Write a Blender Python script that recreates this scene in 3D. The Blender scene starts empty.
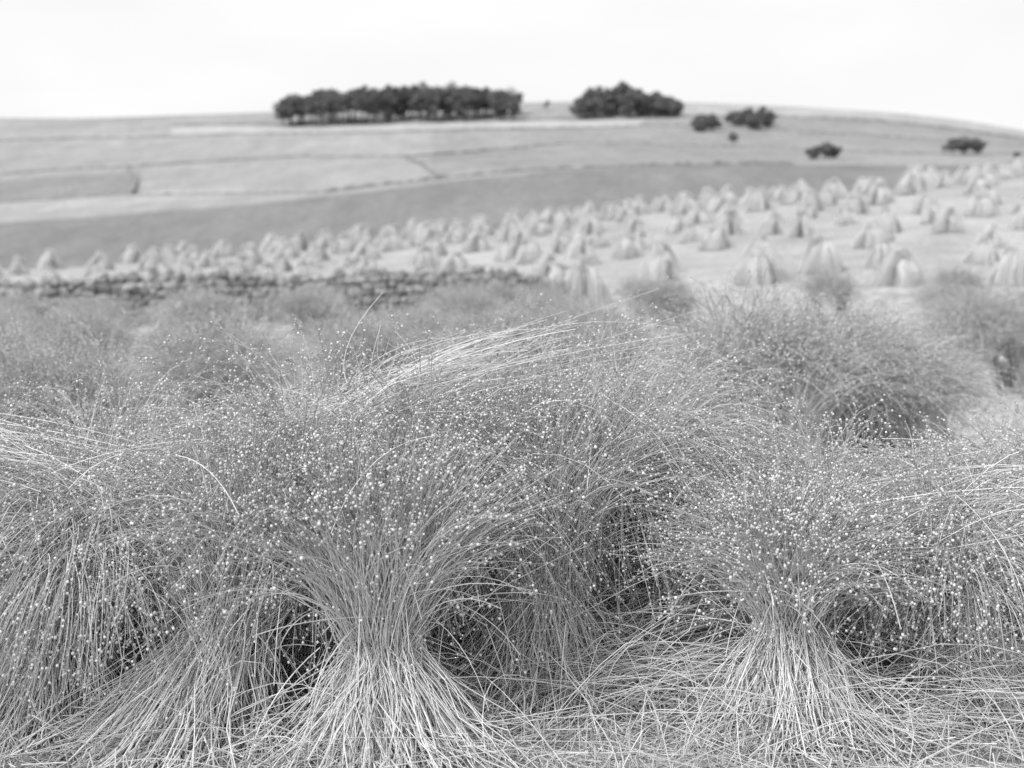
import bpy, math, numpy as np
from mathutils import Vector
R = np.random.default_rng(7)
scene = bpy.context.scene
coll = scene.collection
EYE = 1.4

# ------------------------------------------------------------------ materials
def nodes_of(name):
    m = bpy.data.materials.new(name); m.use_nodes = True
    nt = m.node_tree; nt.nodes.clear()
    return m, nt

def straw_mat(name, lo, hi, spec=0.0, attr=True):
    """pale dry stems: tone per strand, darker toward the branching tops"""
    m, nt = nodes_of(name); N = nt.nodes; L = nt.links
    out = N.new('ShaderNodeOutputMaterial')
    geo = N.new('ShaderNodeNewGeometry')
    ramp = N.new('ShaderNodeMapRange')
    ramp.inputs['To Min'].default_value = lo; ramp.inputs['To Max'].default_value = hi
    L.new(geo.outputs['Random Per Island'], ramp.inputs['Value'])
    val = ramp.outputs['Result']
    if attr:
        at = N.new('ShaderNodeAttribute'); at.attribute_name = 'tone'
        mu = N.new('ShaderNodeMath'); mu.operation = 'MULTIPLY'
        L.new(val, mu.inputs[0]); L.new(at.outputs['Fac'], mu.inputs[1]); val = mu.outputs[0]
    comb = N.new('ShaderNodeCombineColor')
    for i in range(3): L.new(val, comb.inputs[i])
    d = N.new('ShaderNodeBsdfDiffuse'); L.new(comb.outputs[0], d.inputs['Color'])
    if spec:
        g = N.new('ShaderNodeBsdfGlossy'); g.inputs['Roughness'].default_value = .45
        mix = N.new('ShaderNodeMixShader'); mix.inputs[0].default_value = spec
        L.new(d.outputs[0], mix.inputs[1]); L.new(g.outputs[0], mix.inputs[2]); L.new(mix.outputs[0], out.inputs[0])
    else:
        L.new(d.outputs[0], out.inputs[0])
    return m

def noise_mat(name, lo, hi, scale, detail=6, bump=0.0, island=False):
    m, nt = nodes_of(name); N = nt.nodes; L = nt.links
    out = N.new('ShaderNodeOutputMaterial'); p = N.new('ShaderNodeBsdfDiffuse')
    tc = N.new('ShaderNodeTexCoord'); nz = N.new('ShaderNodeTexNoise')
    nz.inputs['Scale'].default_value = scale; nz.inputs['Detail'].default_value = detail
    L.new(tc.outputs['Object'], nz.inputs['Vector'])
    mr = N.new('ShaderNodeMapRange'); mr.inputs['From Min'].default_value = .3; mr.inputs['From Max'].default_value = .7
    mr.inputs['To Min'].default_value = lo; mr.inputs['To Max'].default_value = hi
    L.new(nz.outputs['Fac'], mr.inputs['Value']); val = mr.outputs['Result']
    if island:
        g = N.new('ShaderNodeNewGeometry'); m2 = N.new('ShaderNodeMapRange')
        m2.inputs['To Min'].default_value = .65; m2.inputs['To Max'].default_value = 1.3
        L.new(g.outputs['Random Per Island'], m2.inputs['Value'])
        mu = N.new('ShaderNodeMath'); mu.operation = 'MULTIPLY'
        L.new(val, mu.inputs[0]); L.new(m2.outputs['Result'], mu.inputs[1]); val = mu.outputs[0]
    comb = N.new('ShaderNodeCombineColor')
    for i in range(3): L.new(val, comb.inputs[i])
    L.new(comb.outputs[0], p.inputs['Color'])
    if bump:
        b = N.new('ShaderNodeBump'); b.inputs['Strength'].default_value = bump; b.inputs['Distance'].default_value = .05
        L.new(nz.outputs['Fac'], b.inputs['Height']); L.new(b.outputs[0], p.inputs['Normal'])
    L.new(p.outputs[0], out.inputs[0])
    return m

M_STEM = straw_mat('flax_stem', .68, .95, .04)
M_BOLL = straw_mat('flax_boll', .28, .80, attr=False)
M_CORN = straw_mat('corn_straw', .58, .76)
M_LITTER = straw_mat('straw_litter', .55, .90)
M_LEAF = straw_mat('foliage', .12, .22, attr=False)  # leaf tone lightened: distance haze is put into the colour
M_BARK = noise_mat('bark', .10, .16, 3)
M_STONE = noise_mat('lichened_stone', .22, .44, 9, bump=.5, island=True)
M_FARWALL = noise_mat('far_wall_stone', .18, .32, .6)

def terrain_mat():
    m, nt = nodes_of('field_ground'); N = nt.nodes; L = nt.links
    out = N.new('ShaderNodeOutputMaterial'); p = N.new('ShaderNodeBsdfDiffuse')
    at = N.new('ShaderNodeAttribute'); at.attribute_name = 'tone'
    tc = N.new('ShaderNodeTexCoord'); val = at.outputs['Fac']
    for sc, amp, stretch in ((.02, .08, 1), (.12, .10, 3), (.5, .16, 1), (9, .25, 1), (60, .3, 1)):
        mp = N.new('ShaderNodeMapping'); mp.inputs['Scale'].default_value = (1, 1.0/stretch, 0.3)
        L.new(tc.outputs['Object'], mp.inputs['Vector'])
        nz = N.new('ShaderNodeTexNoise'); nz.inputs['Scale'].default_value = sc; nz.inputs['Detail'].default_value = 4
        L.new(mp.outputs[0], nz.inputs['Vector'])
        mr = N.new('ShaderNodeMapRange'); mr.inputs['From Min'].default_value = .3; mr.inputs['From Max'].default_value = .7
        mr.inputs['To Min'].default_value = 1-amp; mr.inputs['To Max'].default_value = 1+amp
        L.new(nz.outputs['Fac'], mr.inputs['Value'])
        mu = N.new('ShaderNodeMath'); mu.operation = 'MULTIPLY'
        L.new(val, mu.inputs[0]); L.new(mr.outputs['Result'], mu.inputs[1]); val = mu.outputs[0]
    comb = N.new('ShaderNodeCombineColor')
    for i in range(3): L.new(val, comb.inputs[i])
    L.new(comb.outputs[0], p.inputs['Color']); L.new(p.outputs[0], out.inputs[0])
    return m
M_GROUND = terrain_mat()

# ------------------------------------------------------------------ mesh helpers
def mesh_from(name, V, F, mat, tone=None, smooth=True):
    V = np.ascontiguousarray(V, dtype=np.float32); F = np.ascontiguousarray(F, dtype=np.int32)
    me = bpy.data.meshes.new(name)
    k = F.shape[1]
    me.vertices.add(len(V)); me.vertices.foreach_set('co', V.ravel())
    me.loops.add(F.size); me.loops.foreach_set('vertex_index', F.ravel())
    me.polygons.add(len(F))
    me.polygons.foreach_set('loop_start', np.arange(0, F.size, k, dtype=np.int32))
    me.polygons.foreach_set('use_smooth', np.full(len(F), smooth))
    me.update(calc_edges=True)
    if tone is not None:
        a = me.attributes.new('tone', 'FLOAT', 'POINT'); a.data.foreach_set('value', np.ascontiguousarray(tone, dtype=np.float32).ravel())
    me.materials.append(mat)
    return me
def add(me, name, parent=None, loc=(0, 0, 0), rz=0, sc=1):
    o = bpy.data.objects.new(name, me); coll.objects.link(o)
    o.location = loc; o.rotation_euler = (0, 0, rz)
    o.scale = (sc, sc, sc) if np.isscalar(sc) else sc
    if parent: o.parent = parent
    return o
def norm(a): return a/np.maximum(np.linalg.norm(a, axis=-1, keepdims=True), 1e-9)

def tubes(P, rad, tone):
    n, k, _ = P.shape
    T = norm(np.gradient(P, axis=1))
    ref = norm(R.normal(size=(n, 1, 3)))
    a = norm(np.cross(T, ref)); b = np.cross(T, a)
    ang = np.arange(3)*2*math.pi/3
    V = P[:, :, None, :] + rad[:, :, None, None]*(np.cos(ang)[None, None, :, None]*a[:, :, None, :]+np.sin(ang)[None, None, :, None]*b[:, :, None, :])
    idx = np.arange(n*k*3).reshape(n, k, 3)
    nx = np.roll(idx, -1, axis=2)
    F = np.stack([idx[:, :-1], nx[:, :-1], nx[:, 1:], idx[:, 1:]], -1).reshape(-1, 4)
    return V.reshape(-1, 3), F, np.repeat(tone[:, :, None], 3, 2).ravel()
def join(parts):
    Vs, Fs, Ts, o = [], [], [], 0
    for V, F, T in parts:
        Vs.append(V); Fs.append(F+o); Ts.append(T); o += len(V)
    return np.concatenate(Vs), np.concatenate(Fs), np.concatenate(Ts)

ph = (1+5**.5)/2
ICO_V = norm(np.array([(-1, ph, 0), (1, ph, 0), (-1, -ph, 0), (1, -ph, 0), (0, -1, ph), (0, 1, ph), (0, -1, -ph), (0, 1, -ph), (ph, 0, -1), (ph, 0, 1), (-ph, 0, -1), (-ph, 0, 1)], float))
ICO_F = np.array([(0, 11, 5), (0, 5, 1), (0, 1, 7), (0, 7, 10), (0, 10, 11), (1, 5, 9), (5, 11, 4), (11, 10, 2), (10, 7, 6), (7, 1, 8), (3, 9, 4), (3, 4, 2), (3, 2, 6), (3, 6, 8), (3, 8, 9), (4, 9, 5), (2, 4, 11), (6, 2, 10), (8, 6, 7), (9, 8, 1)])
OCT_V = np.array([(1, 0, 0), (-1, 0, 0), (0, 1, 0), (0, -1, 0), (0, 0, 1), (0, 0, -1)], float)
OCT_F = np.array([(0, 2, 4), (2, 1, 4), (1, 3, 4), (3, 0, 4), (2, 0, 5), (1, 2, 5), (3, 1, 5), (0, 3, 5)])
def balls(C, r, low=False):
    TV, TF = (OCT_V, OCT_F) if low else (ICO_V, ICO_F)
    V = C[:, None, :]+r[:, None, None]*TV[None]*np.array([1, 1, 1.12])
    F = TF[None]+(np.arange(len(C))*len(TV))[:, None, None]
    return V.reshape(-1, 3), F.reshape(-1, 3)

# ------------------------------------------------------------------ sheaf of flax
def sheaf(n, base, waist, up, top, base_r=.2, waist_r=.075, spread=.45, length=1.05, droop=1.0, bias=(0, 0), nb=4, r0=.0016, steps=9, wild=.06, boll=.0035, low=False, head=1.9, ragged=1.0, dark=.42):
    base = np.array(base, float); waist = np.array(waist, float)
    up = norm(np.array(up, float))
    th = R.uniform(0, 2*math.pi, n); rr = np.sqrt(R.uniform(0, 1, n))
    off = np.stack([np.cos(th)*rr, np.sin(th)*rr, np.zeros(n)], 1)
    g = R.integers(0, max(4, n//16), n)
    lock = R.normal(size=(g.max()+1, 3))[g]*np.array([1, 1, .3])
    th2 = th+R.normal(0, .8, n)
    rb = np.sqrt(R.uniform(0, 1, n))
    offb = np.stack([np.cos(th2)*rb, np.sin(th2)*rb, np.zeros(n)], 1)
    jit = R.normal(0, .035, (n, 3))*ragged+lock*.04*ragged
    strag = (R.uniform(size=(n, 1)) < .16*ragged)
    jit = jit+strag*R.normal(0, .15, (n, 3)); jit[:, 2] = 0
    kl = 5; low_pts = []
    kink = R.normal(0, .010, (n, kl, 3))*ragged
    slip = R.normal(0, .05, n)   # the tie sits at a slightly different height on every stem
    for i_, s in enumerate(np.linspace(0, 1, kl, endpoint=False)):
        c = base*(1-s)+waist*s
        rad = waist_r+(base_r-waist_r)*(1-s)**1.4
        mixs = s**.7
        low_pts.append(c+(offb*(1-mixs)+off*mixs)*rad+jit*(1-s)**1.1+kink[:, i_])
    low_pts = np.stack(low_pts, 1)
    low_pts[:, 0, 2] += np.abs(R.normal(0, .05, n))
    pw = waist+off*waist_r*np.where(R.uniform(size=(n, 1)) < .25, R.uniform(1, 1.8, (n, 1)), 1)
    pw[:, 2] += slip
    wl = np.linalg.norm(waist-base)
    ln = length*np.clip(R.normal(1, .09, n), .7, 1.12)-wl
    seg = np.maximum(ln, .15)/steps
    nz = R.normal(0, wild, (n, 3)); nz += (R.uniform(size=(n, 1)) < .07)*R.normal(0, .35, (n, 3))
    d = norm(up+off*spread+nz+lock*.09)
    dr = droop*np.exp(R.normal(0, .5, n))*(.35+.75*rr)
    dr[R.uniform(size=n) < .02] *= .15
    outv = off*.6+np.array([bias[0], bias[1], 0])+lock*.25
    outv[:, 2] = 0
    bend = R.normal(0, .04, (n, 3))
    p = pw; up_pts = [p]
    for j in range(steps):
        t = (j+1)/steps
        w = (dr*t**2.0*.55)[:, None]
        d = norm(d+w*(outv*.75+np.array([0, 0, -1.0]))+bend+R.normal(0, .025, (n, 3)))
        p = p+d*seg[:, None]; up_pts.append(p)
    upP = np.stack(up_pts, 1)
    zmax = np.percentile(upP[:, :, 2].max(1), 96)
    f = (top-waist[2])/(zmax-waist[2])
    upP[:, :, 2] = waist[2]+(upP[:, :, 2]-waist[2])*f
    P = np.concatenate([low_pts, upP], 1)
    P[:, :, 2] = np.maximum(P[:, :, 2], .006)
    k = P.shape[1]
    u = np.linspace(0, 1, k)
    rad = r0*(1.15-.55*u)[None]*R.uniform(.7, 1.35, (n, 1))
    tone = np.broadcast_to((1.0-dark*np.clip((u-.74)/.2, 0, 1))[None], (n, k))*R.uniform(.80, 1.06, (n, 1))
    parts = [tubes(P, rad, tone)]
    m = n*nb
    src = np.repeat(np.arange(n), nb)
    q = k-1.02-R.uniform(0, 1, m)**1.4*head; i0 = q.astype(int); fr = (q-i0)[:, None]
    s = P[src, i0]*(1-fr)+P[src, i0+1]*fr
    dd = norm(P[src, i0+1]-P[src, i0])
    bd = norm(dd+R.normal(0, .42, (m, 3)))
    bl = R.uniform(.010, .045, m)[:, None]
    e1 = s+bd*bl*.5; bd2 = norm(bd+dd*.4+np.array([0, 0, .1])); e2 = e1+bd2*bl*.5
    B = np.stack([s, e1, e2], 1); B[:, :, 2] = np.maximum(B[:, :, 2], .006)
    if not low:
        parts.append(tubes(B, np.full((m, 3), r0*.4), np.full((m, 3), .45)))
    C = B[:, 2]; r = boll*R.uniform(.6, 1.3, m)
    return join(parts), (C, r)

def build_stook(name, sheaves, low=False, extra=None):
    parts = []; Cs = []; rs = []
    for kw in sheaves:
        S, (C, r) = sheaf(low=low, **kw); parts.append(S)
        Cs.append(C); rs.append(r)
    if extra: parts += extra
    V, F, T = join(parts)
    m1 = mesh_from(name+'_stems', V, F, M_STEM, T)
    bV, bF = balls(np.concatenate(Cs), np.concatenate(rs), low)
    m2 = mesh_from(name+'_bolls', bV, bF, M_BOLL)
    return m1, m2
def place_stook(name, meshes, loc=(0, 0, 0), rz=0, sc=1):
    e = bpy.data.objects.new(name, None); coll.objects.link(e)
    e.location = loc; e.rotation_euler = (0, 0, rz); e.scale = (sc, sc, sc) if np.isscalar(sc) else sc
    e.empty_display_size = .3
    for nm, me in zip(('stems', 'seed_heads'), meshes):
        add(me, nm, e)
    return e
def arc_straws(n, a, b, sag, jit, r0=.0015, k=8, tone=1.0, lj=.15, jb=1.4, wig=.02):
    a = np.array(a, float)+R.normal(0, 1, (n, 3))*np.array(jit); b = np.array(b, float)+R.normal(0, 1, (n, 3))*np.array(jit)*jb
    b = a+(b-a)*R.normal(1, lj, (n, 1))
    s = np.linspace(0, 1, k)[None, :, None]
    P = a[:, None]*(1-s)+b[:, None]*s
    P = P+(4*s*(1-s))*(np.array([0, 0, sag])+R.normal(0, wig, (n, 1, 3)))
    P[:, :, 2] = np.maximum(P[:, :, 2], .004)
    return tubes(P, np.full((n, k), r0)*np.linspace(1.1, .6, k)[None], np.full((n, k), tone)*R.uniform(.8, 1.05, (n, 1)))
def stray_straws(n, x0, x1, y0, y1, z0, z1, ln=.5, down=.9, r0=.0014, rise=.35):
    """long loose stems slipping out of the bundles and falling over"""
    st = np.stack([R.uniform(x0, x1, n), R.uniform(y0, y1, n), R.uniform(z0, z1, n)], 1)
    a = R.uniform(0, 2*math.pi, n)
    d = norm(np.stack([np.cos(a), np.sin(a)*.6-.25, R.uniform(-.5, rise, n)], 1))
    L_ = ln*R.uniform(.4, 1.2, n); k = 9
    g = down*R.uniform(.3, 1.6, n)/k
    snap = R.integers(3, 40, n)
    pts = [st]; p = st
    for j in range(1, k):
        d = norm(d+np.stack([0*g, 0*g, -g], 1)*(.4+j/k)*1.6)
        d = np.where((snap == j)[:, None], norm(d+R.normal(0, .6, (n, 3))+np.array([0, 0, -.7])), d)
        p = p+d*(L_/k)[:, None]; pts.append(p)
    P = np.stack(pts, 1); P[:, :, 2] = np.maximum(P[:, :, 2], .01)
    return tubes(P, np.full((n, k), r0)*R.uniform(.7, 1.3, (n, 1)), np.broadcast_to(R.uniform(.8, 1.05, (n, 1)), (n, k)))

# ------------------------------------------------------------------ terrain
UK = (np.array([0, 256, 512, 768, 1024])-512)/1138.
KN = [(24, [325, 322, 312, 300, 290]), (40, [293, 284, 263, 239, 219]), (60, [270, 254, 229, 203, 177]),
      (80, [279, 263, 239, 213, 188]), (120, [290, 278, 258, 232, 210]), (180, [284, 270, 250, 225, 200]),
      (300, [225, 202, 176, 168, 166]), (450, [178, 162, 152, 148, 154]), (610, [134, 127, 122, 120, 142]), (700, [122, 116, 107, 109, 134]),
      (790, [130, 123, 113, 116, 141]), (1300, [185, 180, 175, 178, 190]), (4500, [236]*5)]
UF = np.linspace(-1.2, 1.2, 481)
def curve(c):
    c = np.array(c, float)
    co = np.polyfit(UK, c, 4)
    uc = np.clip(UF, -.47, .47)
    v = np.polyval(co, uc)
    sl = (np.polyval(co, .47)-np.polyval(co, .45))/.02; sr = (np.polyval(co, -.45)-np.polyval(co, -.47))/.02
    over = UF-uc
    return v+np.where(over > 0, over*np.clip(sl, -60, 60), over*np.clip(sr, -60, 60))
YK = np.array([-20, 8]+[k for k, _ in KN], float)
ZK = np.array([np.zeros_like(UF), np.zeros_like(UF)]+[EYE-(curve(c)-240)/1138*y for y, c in KN])
def pchip_table(x, Y, xf):
    h = np.diff(x)[:, None]; dl = np.diff(Y, axis=0)/h
    m = np.zeros_like(Y)
    w1 = 2*h[1:]+h[:-1]; w2 = h[1:]+2*h[:-1]
    with np.errstate(divide='ignore', invalid='ignore'):
        hm = (w1+w2)/(w1/dl[:-1]+w2/dl[1:])
    m[1:-1] = np.where(dl[:-1]*dl[1:] > 0, hm, 0)
    m[-1] = dl[-1]
    i = np.clip(np.searchsorted(x, xf)-1, 0, len(x)-2)
    H = h[i]; t = ((xf-x[i])/h[i, 0])[:, None]
    return (2*t**3-3*t**2+1)*Y[i]+(t**3-2*t**2+t)*H*m[i]+(-2*t**3+3*t**2)*Y[i+1]+(t**3-t**2)*H*m[i+1]
YF = np.concatenate([np.linspace(-20, 20, 41), np.exp(np.linspace(math.log(20.5), math.log(4400), 500))])
ZT = pchip_table(YK, ZK, YF)
def height(x, y):
    x = np.asarray(x, float); y = np.asarray(y, float)
    u = np.clip(x/np.maximum(y, 24), -1.19, 1.19)
    fi = np.clip(np.interp(y, YF, np.arange(len(YF))), 0, len(YF)-1.001); i = fi.astype(int); f = fi-i
    fj = (u+1.2)/(2.4)*480; j = np.clip(fj.astype(int), 0, 479); g = fj-j
    z = (ZT[i, j]*(1-g)+ZT[i, j+1]*g)*(1-f)+(ZT[i+1, j]*(1-g)+ZT[i+1, j+1]*g)*f
    z = z+np.where(y > 10, .05*np.sin(x*.9+1)*np.sin(y*.35)*np.clip((y-10)/15, 0, 1), 0)
    z = z+np.where(y > 150, .5*np.sin(x*.045)*np.sin(y*.03+x*.01), 0)
    return z
def hz(x, y): return float(height(x, y))

ys = np.concatenate([np.linspace(-8, 24, 50), np.exp(np.linspace(math.log(24.5), math.log(4300), 330))])
us = np.linspace(-1.1, 1.1, 420)
YY, UU = np.meshgrid(ys, us, indexing='ij')
XX = UU*(np.maximum(YY, 0)+9)
ZZ = height(XX, YY)
BR = 512+XX/np.maximum(YY, 1)*1138     # bearing, used only to say which field a point lies in
def sm(a, lo, hi): return np.clip((a-lo)/(hi-lo), 0, 1)
t = np.full(XX.shape, .38)
t[(YY > 62)] = .215
edge1 = 300+6*np.sin((BR-512)/1138*9)
upper = sm(YY, edge1, edge1+2)
t = np.where(YY > 150, .215*(1-upper)+.32*upper, t)  # field tones from here out, lightened to paint in aerial haze
t = np.where((YY > 360) & (YY < 430) & (BR < 145), .245, t)
t = np.where((YY > 330) & (YY < 360) & (BR < 250), .35, t)
t = np.where((YY > 320) & (YY < 450) & (BR > 430), .275+.03*sm(BR, 700, 900), t)
t = np.where((YY > 450) & (BR > 430), .285, t)
t = np.where((YY > 500) & (YY < 590) & (BR < 430), .33, t)
t = np.where((YY > 560) & (YY < 600) & (BR > 180) & (BR < 640), .41, t)
t = np.where((YY > 606), .31, t)
t = np.where((YY > 630) & (BR > 640), .38, t)
n0, n1 = XX.shape
V = np.stack([XX, YY, ZZ], -1).reshape(-1, 3)
idx = np.arange(n0*n1).reshape(n0, n1)
F = np.stack([idx[:-1, :-1], idx[:-1, 1:], idx[1:, 1:], idx[1:, :-1]], -1).reshape(-1, 4)
add(mesh_from('ground', V, F, M_GROUND, t.ravel()), 'ground')

# ------------------------------------------------------------------ foreground stooks
up = lambda x, y: (x, y, 1)
strayA = [stray_straws(150, -1.0, -.05, 3.05, 3.6, .3, .88), stray_straws(60, -.6, -.1, 2.95, 3.15, .12, .5, .4)]
A = build_stook('flax_stook_a', [
    dict(n=1700, base=(-.34, 3.00, 0), waist=(-.365, 3.06, .34), up=up(.0, .06), top=.86, base_r=.22, waist_r=.08, spread=.38, length=.90, droop=.14, bias=(0, .3), head=1.1, nb=3, ragged=1.25, wild=.06),
    dict(n=1400, base=(-.98, 3.04, 0), waist=(-.80, 3.18, .36), up=up(.20, .14), top=.88, base_r=.24, waist_r=.10, spread=.38, length=.95, droop=.6, bias=(-.5, .1), head=1.5, ragged=1.3),
    dict(n=1400, base=(-.76, 3.68, 0), waist=(-.66, 3.56, .38), up=up(-.02, -.03), top=.98, base_r=.16, spread=.68, length=1.12, droop=1.6, bias=(-.3, -.25), nb=6),
    dict(n=1300, base=(-.24, 3.70, 0), waist=(-.26, 3.58, .38), up=up(.0, -.03), top=.97, base_r=.16, spread=.58, length=1.06, droop=1.4, bias=(.15, -.15), nb=6),
], extra=strayA)
place_stook('flax_stook', A)
A2 = build_stook('flax_stook_b', [
    dict(n=1500, base=(-1.40, 3.22, 0), waist=(-1.36, 3.34, .34), up=up(.05, 0), top=.80, base_r=.24, waist_r=.10, spread=.65, length=1.10, droop=2.0, bias=(-.3, -.2), nb=5),
    dict(n=1000, base=(-1.90, 3.45, 0), waist=(-1.80, 3.5, .34), up=up(.3, .0), top=.84, base_r=.22, waist_r=.10, spread=.55, length=1.05, droop=1.3, bias=(.4, -.4)),
    dict(n=1100, base=(-1.38, 3.90, 0), waist=(-1.34, 3.76, .36), up=up(.05, -.06), top=.87, base_r=.18, spread=.6, length=1.05, droop=1.5, bias=(.1, -.3), nb=6),
], extra=[stray_straws(110, -1.9, -1.0, 3.1, 3.5, .3, .75, .6), arc_straws(45, (-1.9, 3.4, .80), (-1.05, 3.25, .62), .04, (.12, .10, .03), wig=.04, lj=.3)])
place_stook('flax_stook', A2)
sweep = [arc_straws(60, (-.54, 3.50, .85), (-.06, 3.62, 1.05), .022, (.08, .07, .022), r0=.0015, tone=.95, wig=.03, lj=.25),
         arc_straws(40, (-.40, 3.52, .90), (.14, 3.75, 1.06), .03, (.12, .06, .03), r0=.0013, tone=.95, wig=.035, lj=.25),
         arc_straws(9, (-.44, 3.5, .90), (-.36, 3.5, 1.12), .01, (.08, .04, .03), r0=.0012, tone=1.0, wig=.03),
         stray_straws(110, -.3, .8, 3.6, 4.2, .4, .95)]
B = build_stook('flax_stook_c', [
    dict(n=1700, base=(.10, 3.44, 0), waist=(.10, 3.52, .38), up=up(.0, .10), top=.95, base_r=.20, waist_r=.11, spread=.24, length=1.03, droop=.25, bias=(0, .2), head=1.1, nb=3, wild=.05, ragged=1.4),
    dict(n=1500, base=(.50, 3.82, 0), waist=(.44, 3.90, .36), up=up(.12, .0), top=.93, base_r=.18, spread=.48, length=1.12, droop=2.3, bias=(.5, -.2), nb=6),
    dict(n=1200, base=(.28, 4.40, 0), waist=(.26, 4.26, .38), up=up(.0, -.06), top=1.05, base_r=.16, spread=.52, length=1.15, droop=1.5, bias=(.4, -.3), nb=6),
    dict(n=900, base=(-.12, 4.35, 0), waist=(-.08, 4.22, .38), up=up(.03, -.06), top=1.02, base_r=.16, spread=.42, length=1.08, droop=1.1, bias=(-.1, -.2), nb=6),
], extra=sweep)
place_stook('flax_stook', B)
Cc = build_stook('flax_stook_d', [
    dict(n=1600, base=(.84, 3.12, 0), waist=(.80, 3.20, .34), up=up(.02, .10), top=.70, base_r=.20, waist_r=.08, spread=.50, length=.78, droop=.35, bias=(.05, .2), nb=4, head=1.4, wild=.07, ragged=1.25),
    dict(n=1400, base=(1.38, 3.32, 0), waist=(1.34, 3.42, .32), up=up(-.05, .05), top=.74, base_r=.20, waist_r=.10, spread=.68, length=.90, droop=1.4, bias=(-.1, -.15), nb=5),
    dict(n=1100, base=(1.02, 3.74, 0), waist=(1.00, 3.66, .32), up=up(.0, -.05), top=.77, base_r=.16, spread=.75, length=.95, droop=1.6, bias=(0, -.2), nb=6),
    dict(n=900, base=(1.78, 3.75, 0), waist=(1.74, 3.70, .32), up=up(-.1, -.05), top=.77, base_r=.2, spread=.6, length=.92, droop=1.2, bias=(-.3, -.3), nb=5),
], extra=[stray_straws(150, .6, 1.8, 3.1, 3.7, .2, .70, .5), arc_straws(50, (1.7, 3.3, .66), (1.0, 3.3, .45), .06, (.14, .10, .05), wig=.05, lj=.3)])
place_stook('flax_stook', Cc)

# ------------------------------------------------------------------ middle-distance flax stooks (shared meshes)
def mid_variant(i, n, r0, boll, nb, steps, strays):
    sh = []
    for a, b in ((-.24, -.2), (.24, -.2), (-.2, .22), (.22, .24), (.0, -.28), (0, .05)):
        a += R.normal(0, .04); b += R.normal(0, .04)
        sh.append(dict(n=n, base=(a*1.4, b*1.4, 0), waist=(a*.95, b*.85, .38), up=up(-a*.6, -b*.7), top=R.uniform(.80, 1.02), base_r=.17, waist_r=.11, spread=.30, length=1.02, droop=R.uniform(.7, 1.4), bias=(R.uniform(-.5, .5), R.uniform(-.5, .5)), nb=nb, r0=r0, steps=steps, boll=boll, wild=.04, head=1.5, dark=.5))
    ex = [stray_straws(strays, -.35, .35, -.35, .3, .3, .85, .45, r0=r0*.8)]
    return build_stook('mid_flax_stook_%d' % i, sh, low=True, extra=ex)
mids = [mid_variant(i, 500, .0022, .0042, 4, 7, 50) for i in range(3)]
lows = [mid_variant(i+3, 230, .0048, .0065, 3, 5, 10) for i in range(3)]
spots = [(1.34, 6.1, 1.14, 1.0), (1.80, 6.5, 1.05, 2.2), (2.24, 6.7, .92, 4.0), (-2.35, 5.7, .95, 0), (-3.1, 6.4, .95, 1), (-1.90, 7.2, .96, 2), (-1.05, 8.4, .92, 3),
         (.75, 9.6, .92, 4), (4.35, 10.6, 1.0, 5), (5.3, 11.1, 1.0, 6), (-3.5, 8.9, .92, 7), (-4.6, 9.4, .92, 8), (-.1, 9.6, .9, 10)]
for yrow in (12.2, 15.4, 19.2):
    x = -yrow*.6
    while x < yrow*.62:
        u = x/yrow
        if not (.25 < u < .37 and yrow < 16) and not (u > .12 and yrow < 13):
            spots.append((x+R.normal(0, .25), yrow+R.normal(0, .5), R.uniform(.72, .92), R.uniform(0, 6.28)))
        x += R.uniform(1.4, 2.5)
for i, (x, y, s, rz) in enumerate(spots):
    me = mids[i % 3] if y < 11 else lows[i % 3]
    place_stook('flax_stook', me, (x, y, hz(x, y)-.01), rz, s)

# ------------------------------------------------------------------ corn stooks on the slope
def corn_variant(i):
    parts = []
    for s in (-1, 1):
        for j in range(3):
            x0 = (j-1)*.30+R.normal(0, .05)
            n = 170
            th = R.uniform(0, 6.28, n); rr = np.sqrt(R.uniform(0, 1, n))
            off = np.stack([np.cos(th)*rr, np.sin(th)*rr, 0*rr], 1)
            base = np.array([x0*1.2, s*.34, 0]); top = np.array([x0*.6+R.normal(0, .06), s*.03, .86-.10*abs(j-1)+R.normal(0, .07)])
            pts = []; jit = R.normal(0, .045, (n, 3))
            for q in np.linspace(0, 1, 5):
                c = base*(1-q)+top*q+np.array([0, s*.06*math.sin(q*3.1), .04*math.sin(q*3.1)])
                w = .15*(1-q)**.8+.13
                pts.append(c+off*w+jit*(1-q*.6))
            P = np.stack(pts, 1)
            ext = P[:, -1]+norm(P[:, -1]-P[:, -2]+off*.05+np.array([0, s*.02, -.05])+R.normal(0, .10, (n, 3)))*R.uniform(.0, .24, (n, 1))
            P = np.concatenate([P, ext[:, None]], 1)
            parts.append(tubes(P, np.full((n, 6), .009), np.broadcast_to(np.linspace(1.0, 1.12, 6)[None], (n, 6))*R.uniform(.85, 1.1, (n, 1))))
    V, F, T = join(parts)
    return mesh_from('corn_stook_%d' % i, V, F, M_CORN, T)
corns = [corn_variant(i) for i in range(6)]
for yrow, gap in ((60, 1.55), (57.5, 1.9), (54, 2.0), (50, 2.1), (46, 2.1), (42, 2.2), (38, 2.3), (34, 2.5), (30, 2.7), (26.5, 3.0)):
    x = -yrow*.5
    while x < yrow*.62:
        x += gap*R.uniform(.6, 1.5)
        yy = yrow+R.normal(0, 1.0)
        u = x/yy
        if u < -.33 and R.uniform() < .6: continue
        if u < -.02 and yrow < 36: continue
        s = R.uniform(.66, .96)*(1.1 if yrow > 58 else 1)
        add(corns[R.integers(0, 6)], 'corn_stook', None, (x, yy, hz(x, yy)-.02), R.uniform(0, 6.28), (s, s, s*R.uniform(.85, 1.1)))

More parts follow.
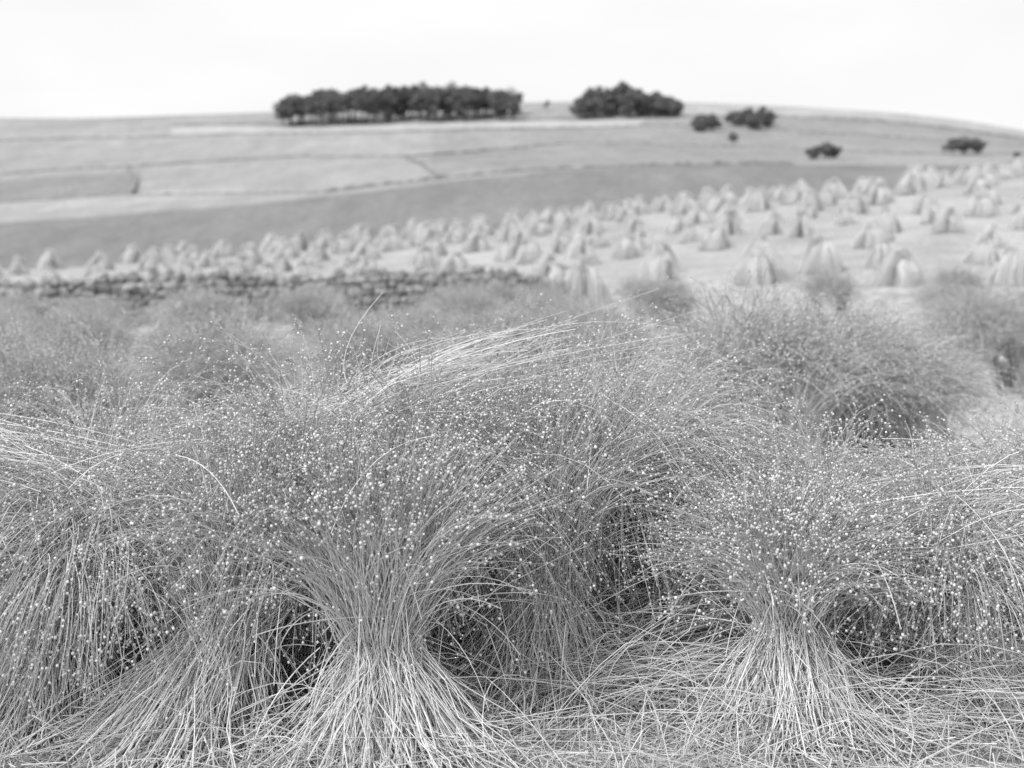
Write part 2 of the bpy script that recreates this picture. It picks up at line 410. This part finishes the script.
# ------------------------------------------------------------------ stubble and loose straw
def litter(name, n, x0, x1, y0, y1, ln, r0, zmax, wedge=0, tlo=.6, extra=None):
    y = R.uniform(y0, y1, n)
    x = R.uniform(x0, x1, n)
    if wedge: x = R.uniform(-1, 1, n)*(wedge*y+.6)
    a = R.normal(0, 1.2, n)+(R.uniform(size=n) < .4)*R.uniform(0, 3, n); L_ = ln*R.uniform(.3, 1.2, n)
    c = np.stack([x, y, height(x, y)+R.uniform(.003, 1, n)**2*zmax], 1)
    d = np.stack([np.cos(a), np.sin(a), R.normal(0, .09, n)], 1)
    s = np.linspace(-.5, .5, 5)[None, :, None]
    P = c[:, None]+d[:, None]*L_[:, None, None]*s+R.normal(0, .05, (n, 1, 3))*(s**2*4)*L_[:, None, None]*2
    g = height(P[:, :, 0], P[:, :, 1]); P[:, :, 2] = np.maximum(P[:, :, 2], g+.003)
    p1 = tubes(P, np.full((n, 5), r0)*R.uniform(.7, 1.4, (n, 1)), np.broadcast_to(R.uniform(tlo, 1.1, (n, 1)), (n, 5)))
    m = n//2
    y = R.uniform(y0, y1, m); x = R.uniform(x0, x1, m)
    if wedge: x = R.uniform(-1, 1, m)*(wedge*y+.6)
    b = np.stack([x, y, height(x, y)-.005], 1); tp = b+np.stack([R.normal(0, .03, m), R.normal(0, .03, m), R.uniform(.04, .13, m)], 1)
    p2 = tubes(np.stack([b, (b+tp)/2, tp], 1), np.full((m, 3), r0*1.2), np.broadcast_to(R.uniform(.6, 1.05, (m, 1)), (m, 3)))
    V, F, T = join([p1, p2]+(extra or []))
    add(mesh_from(name, V, F, M_LITTER, T), name)
heaps = []
for a, b, sag, n in (((.25, 3.45, .03), (1.0, 3.75, .10), .08, 240), ((.15, 3.3, .02), (.7, 3.4, .06), .05, 200), ((1.0, 3.2, .03), (1.6, 3.35, .10), .08, 260),
                     ((-.1, 3.3, .02), (.35, 3.5, .08), .05, 160), ((.2, 3.6, .05), (.95, 3.5, .12), .10, 200), ((-.75, 2.9, .02), (-.3, 3.0, .05), .04, 60), ((.5, 3.0, .02), (1.0, 3.05, .05), .04, 80)):
    heaps.append(arc_straws(n, a, b, sag, (.2, .16, .04), r0=.0015, lj=.3, jb=1.8, wig=.08))
litter('straw_stubble', 14000, -2.6, 2.6, 2.4, 5.2, .30, .0015, .07, extra=heaps)
litter('straw_stubble', 10000, 0, 0, 5.2, 12, .35, .0028, .05, wedge=.5)
litter('straw_stubble', 8000, 0, 0, 12, 30, .4, .007, .05, wedge=.52)

# rank grass growing along the foot of the wall
n = 5200
x = R.uniform(-14, 1.2, n); y = 22.6+(x+17)/17.9*2.9-R.uniform(.35, 1.3, n)
b = np.stack([x, y, height(x, y)], 1)
hgt = (.28+.22*np.sin(x*1.7)*np.sin(x*.6+1))*R.uniform(.5, 1.4, n)
lean = R.normal(0, .10, (n, 2))
tp = b+np.column_stack([lean, np.maximum(hgt, .08)]); md = (b+tp)/2+np.column_stack([-lean*.2, hgt*.08])
V, F, T = tubes(np.stack([b, md, tp], 1), np.tile(np.array([.009, .008, .003]), (n, 1)), np.broadcast_to(R.uniform(.45, .8, (n, 1)), (n, 3)))[:3]
add(mesh_from('grass', V, F, M_LITTER, T), 'grass')

# ------------------------------------------------------------------ dry stone wall
def stone_template():
    vs = []; k = 8; rws = 6
    for i in range(rws+1):
        ph_ = -math.pi/2+math.pi*i/rws
        for j in range(k):
            a = 2*math.pi*j/k+.39
            v = np.array([math.cos(ph_)*math.cos(a), math.cos(ph_)*math.sin(a), math.sin(ph_)])
            vs.append(np.sign(v)*np.abs(v)**.6)
    fs = []
    for i in range(rws):
        for j in range(k):
            fs.append((i*k+j, i*k+(j+1) % k, (i+1)*k+(j+1) % k, (i+1)*k+j))
    return np.array(vs), np.array(fs)
SV, SF = stone_template()
def stone_wall(name, a, b, h, thick=.5):
    a = np.array(a, float); b = np.array(b, float); L_ = np.linalg.norm(b-a); d = (b-a)/L_
    ang = math.atan2(d[1], d[0]); ca, sa = math.cos(ang), math.sin(ang)
    Vs, Fs, o = [], [], 0
    zc = 0; rows = []
    while zc < h-.20:
        rh = R.uniform(.08, .14); rows.append((zc, rh)); zc += rh
    wav = lambda s: .04*math.sin(s*.9)+.04*math.sin(s*2.3+1)+(-.35*max(0, (s-L_+3.0)/3.0))
    for side in (-1, 0, 1):
        for zc_, rh in rows:
            s = R.uniform(-.2, 0)
            while s < L_:
                w = R.uniform(.12, .36); batter = thick*.5*(1-.35*zc_/h)
                rows_c = np.array([s+w/2, side*batter*.62+R.normal(0, .03), zc_+rh/2+R.normal(0, .015)+wav(s)*zc_/h])
                half = np.array([w*.53, batter*.5, rh*.58])
                th = R.normal(0, .09); vv = SV*half*(1+R.normal(0, .09, SV.shape))
                vv = np.stack([vv[:, 0]*math.cos(th)-vv[:, 2]*math.sin(th), vv[:, 1], vv[:, 0]*math.sin(th)+vv[:, 2]*math.cos(th)], 1)
                Vs.append(vv+rows_c); Fs.append(SF+o); o += len(SV); s += w
    s = 0
    while s < L_:
        w = R.uniform(.10, .28); hh = R.uniform(.12, .28); tilt = R.normal(.1, .35)
        half = np.array([w*.56, thick*.33, hh*.5]); vv = SV*half*(1+R.normal(0, .1, SV.shape))
        x_ = vv[:, 0]*math.cos(tilt)+vv[:, 2]*math.sin(tilt); z_ = -vv[:, 0]*math.sin(tilt)+vv[:, 2]*math.cos(tilt)
        vv = np.stack([x_, vv[:, 1], z_], 1)+np.array([s, R.normal(0, .04), zc+hh*.38+wav(s)])
        Vs.append(vv); Fs.append(SF+o); o += len(SV); s += w
    V = np.concatenate(Vs); x = a[0]+V[:, 0]*ca-V[:, 1]*sa; y = a[1]+V[:, 0]*sa+V[:, 1]*ca
    z = V[:, 2]+height(x, y)-.03
    add(mesh_from(name, np.stack([x, y, z], 1), np.concatenate(Fs), M_STONE, smooth=False), name)
stone_wall('dry_stone_wall', (-17, 22.6), (.9, 25.5), 1.02)

def far_wall(pts, h=1.2, w=.7, name='dry_stone_wall'):
    P = []
    for (u0, y0), (u1, y1) in zip(pts[:-1], pts[1:]):
        n = max(2, int(math.hypot(u1*y1-u0*y0, y1-y0)/1.5))
        for q in np.linspace(0, 1, n, endpoint=False): P.append((u0*y0*(1-q)+u1*y1*q, y0*(1-q)+y1*q))
    P.append((pts[-1][0]*pts[-1][1], pts[-1][1]))
    P = np.array(P); n = len(P)
    d = norm(np.gradient(P, axis=0)); nn = np.stack([-d[:, 1], d[:, 0]], 1)
    hh = h*np.clip(R.normal(1, .3, n), .2, 1.7)
    prof = [(-.6, -.3), (-.4, 1), (.4, 1), (.6, -.3)]
    vs = []
    for a_, t_ in prof:
        xy = P+nn*a_*w; z = height(xy[:, 0], xy[:, 1])+(t_*hh if t_ > 0 else t_)
        vs.append(np.column_stack([xy, z]))
    V = np.stack(vs, 1); idx = np.arange(n*4).reshape(n, 4)
    F = np.concatenate([np.stack([idx[:-1, j], idx[:-1, j+1], idx[1:, j+1], idx[1:, j]], 1) for j in range(3)])
    add(mesh_from(name, V.reshape(-1, 3), F, M_FARWALL, smooth=False), name)
U = lambda px: (px-512)/1138.
far_wall([(U(325), 303), (U(440), 306), (U(600), 308), (U(790), 305)], h=.8)
far_wall([(U(-40), 365), (U(120), 362), (U(330), 303)], h=.5)
far_wall([(U(440), 306), (U(425), 360), (U(405), 430)], h=.9)
far_wall([(U(-60), 455), (U(140), 450), (U(300), 455), (U(405), 430), (U(560), 470), (U(780), 440), (U(880), 400), (U(1100), 380)], h=.6)
far_wall([(U(138), 360), (U(142), 400), (U(132), 450)], h=.9)
far_wall([(U(-60), 560), (U(200), 555), (U(430), 550), (U(640), 560), (U(800), 520), (U(1100), 500)], h=.7)
far_wall([(U(180), 603), (U(400), 603), (U(640), 604), (U(900), 600), (U(1100), 590)], h=.8)

# ------------------------------------------------------------------ trees
def tree_parts(x, y, h, w, seed, trunk=.3, dens=1.0, leaf=.7):
    r = np.random.default_rng(seed)
    g = hz(x, y); Lq = []; Tb = []
    ch = h*(1-trunk); cz = g+h*trunk+ch/2
    nbk = int(15*dens)+4
    bl = []
    for _ in range(nbk):
        v = norm(r.normal(size=3))*r.uniform(.35, .88)
        bl.append((x+v[0]*w/2, y+v[1]*w/2, cz+v[2]*ch/2*.9))
    for c in bl:
        m = int(80*dens); br = r.uniform(.14, .26)*w
        p = np.array(c)+norm(r.normal(size=(m, 3)))*(r.uniform(.3, 1, (m, 1))**.6)*np.array([br, br, br*.75])
        p[:, 2] = np.maximum(p[:, 2], g+.2)
        a = norm(r.normal(size=(m, 3))); b = norm(np.cross(a, r.normal(size=(m, 3))))
        s = leaf*r.uniform(.4, 1.1, (m, 1))
        Lq.append(np.stack([p-a*s, p-b*s*.6, p+a*s, p+b*s*.6], 1))
    top = np.array([x, y, cz])
    base = np.array([x, y, g-.3])
    k = 6; s = np.linspace(0, 1, k)[:, None]
    P = base*(1-s)+top*s+r.normal(0, .12, (k, 3))*s
    Tb.append((P, np.linspace(.38, .16, k)*h/14))
    for c in bl[:8]:
        f = r.uniform(.45, .9); st = base*(1-f)+top*f
        P = st*(1-s)+np.array(c)*s; P[:, 2] += (np.sin(s[:, 0]*3.14)*.3)
        Tb.append((P, np.linspace(.17, .05, k)*h/14))
    return Lq, Tb
def make_trees(name, lst, **kw):
    Lq, Tb = [], []
    for i, (x, y, h, w, tr) in enumerate(lst):
        l, t_ = tree_parts(x, y, h, w, int(abs(x)*97+y*31)+i, trunk=tr, **kw); Lq += l; Tb += t_
    Q = np.concatenate(Lq); F = np.arange(len(Q)*4).reshape(-1, 4)
    e = bpy.data.objects.new(name, None); coll.objects.link(e)
    add(mesh_from(name+'_leaves', Q.reshape(-1, 3), F, M_LEAF, smooth=False), 'foliage', e)
    P = np.stack([p for p, _ in Tb]); rd = np.stack([q for _, q in Tb])
    V, F2, _ = tubes(P, rd, np.ones(rd.shape))
    add(mesh_from(name+'_trunks', V, F2, M_BARK), 'trunks', e)
rt = np.random.default_rng(11)
c1 = []
for i, px in enumerate(np.linspace(287, 510, 96)):
    px += rt.normal(0, 3); y = rt.uniform(590, 632)
    hmax = np.interp(px, [280, 300, 340, 370, 420, 450, 515], [13, 16.5, 18.5, 20, 20.5, 20, 16])
    c1.append((U(px)*y, y, hmax*rt.uniform(.84, 1.0), rt.uniform(8, 13), rt.uniform(.22, .38) if px < 365 else rt.uniform(.02, .22)))
make_trees('distant_tree_clump', c1)
c2 = []
for i, px in enumerate(np.linspace(580, 673, 46)):
    px += rt.normal(0, 2); y = rt.uniform(598, 630)
    hmax = np.interp(px, [572, 590, 622, 640, 655, 680], [10, 16, 18.5, 16, 12.5, 9.5])
    c2.append((U(px)*y, y, hmax*rt.uniform(.82, 1.0), rt.uniform(8, 11), .02))
make_trees('distant_tree_clump', c2)
c3 = []
for i in range(24):
    px = rt.choice([rt.uniform(692, 722), rt.uniform(724, 766), rt.uniform(728, 764)]); y = rt.uniform(520, 570)
    c3.append((U(px)*y, y, rt.uniform(6, 9) if px > 724 else rt.uniform(5, 7), rt.uniform(6, 9), .05))
make_trees('distant_tree_clump', c3, dens=.7)
make_trees('hawthorn_tree', [(U(818)*330, 330, 5.0, 7.0, .12), (U(808)*331, 331, 3.8, 4.6, .1), (U(828)*330, 330, 4.2, 5, .1)], dens=.8, leaf=.45)
make_trees('hawthorn_tree', [(U(957)*385, 385, 7.2, 9.2, .12), (U(945)*386, 386, 5.2, 6.2, .1), (U(970)*386, 386, 5.2, 6.2, .1)], dens=.9, leaf=.5)
make_trees('hawthorn_tree', [(U(729)*460, 460, 5.6, 4.6, .1)], dens=.6, leaf=.5)
make_trees('hawthorn_tree', [(U(1009)*340, 340, 3, 3, .15)], dens=.4, leaf=.35)
make_trees('hawthorn_tree', [(U(546)*640, 640, 6, 4, .2)], dens=.4, leaf=.5)

# ------------------------------------------------------------------ light, sky, camera
sun_az = math.radians(232); sun_el = math.radians(46)
w = bpy.data.worlds.new('World'); scene.world = w; w.use_nodes = True
nt = w.node_tree; nt.nodes.clear(); N = nt.nodes; L = nt.links
sky = N.new('ShaderNodeTexSky'); sky.sky_type = 'NISHITA'; sky.sun_disc = False
sky.sun_elevation = sun_el; sky.sun_rotation = sun_az; sky.dust_density = 4; sky.air_density = 1.5
bw = N.new('ShaderNodeRGBToBW'); bg = N.new('ShaderNodeBackground'); bg.inputs['Strength'].default_value = .15
ou = N.new('ShaderNodeOutputWorld')
tc = N.new('ShaderNodeTexCoord'); mp = N.new('ShaderNodeMapping'); mp.inputs['Scale'].default_value = (1, 1, 3.5)
nz = N.new('ShaderNodeTexNoise'); nz.inputs['Scale'].default_value = 2.2; nz.inputs['Detail'].default_value = 5
L.new(tc.outputs['Generated'], mp.inputs['Vector']); L.new(mp.outputs[0], nz.inputs['Vector'])
mr = N.new('ShaderNodeMapRange'); mr.inputs['From Min'].default_value = .35; mr.inputs['From Max'].default_value = .65
mr.inputs['To Min'].default_value = .80; mr.inputs['To Max'].default_value = .97
L.new(nz.outputs['Fac'], mr.inputs['Value'])
mx = N.new('ShaderNodeMix'); mx.data_type = 'FLOAT'
mx.inputs['B'].default_value = 6.8
L.new(sky.outputs[0], bw.inputs[0]); L.new(mr.outputs['Result'], mx.inputs['Factor']); L.new(bw.outputs[0], mx.inputs['A'])
L.new(mx.outputs['Result'], bg.inputs['Color']); L.new(bg.outputs[0], ou.inputs[0])
sl = bpy.data.lights.new('sun', 'SUN'); sl.energy = 3.1; sl.angle = math.radians(8); sl.color = (1, 1, 1)
so = bpy.data.objects.new('sun', sl); coll.objects.link(so)
sd = Vector((math.sin(sun_az)*math.cos(sun_el), math.cos(sun_az)*math.cos(sun_el), math.sin(sun_el)))
so.rotation_euler = (-sd).to_track_quat('-Z', 'Y').to_euler(); so.location = (-5, -5, 10)

cam = bpy.data.cameras.new('camera'); co = bpy.data.objects.new('camera', cam); coll.objects.link(co)
cam.lens = 40; cam.sensor_width = 36; cam.clip_start = .05; cam.clip_end = 9000
co.location = (0, 0, EYE); co.rotation_euler = (math.radians(90-7.2), 0, 0)
cam.dof.use_dof = True; cam.dof.focus_distance = 3.25; cam.dof.aperture_fstop = 2.2
scene.camera = co
scene.view_settings.view_transform = 'Standard'; scene.view_settings.look = 'None'; scene.view_settings.exposure = 0
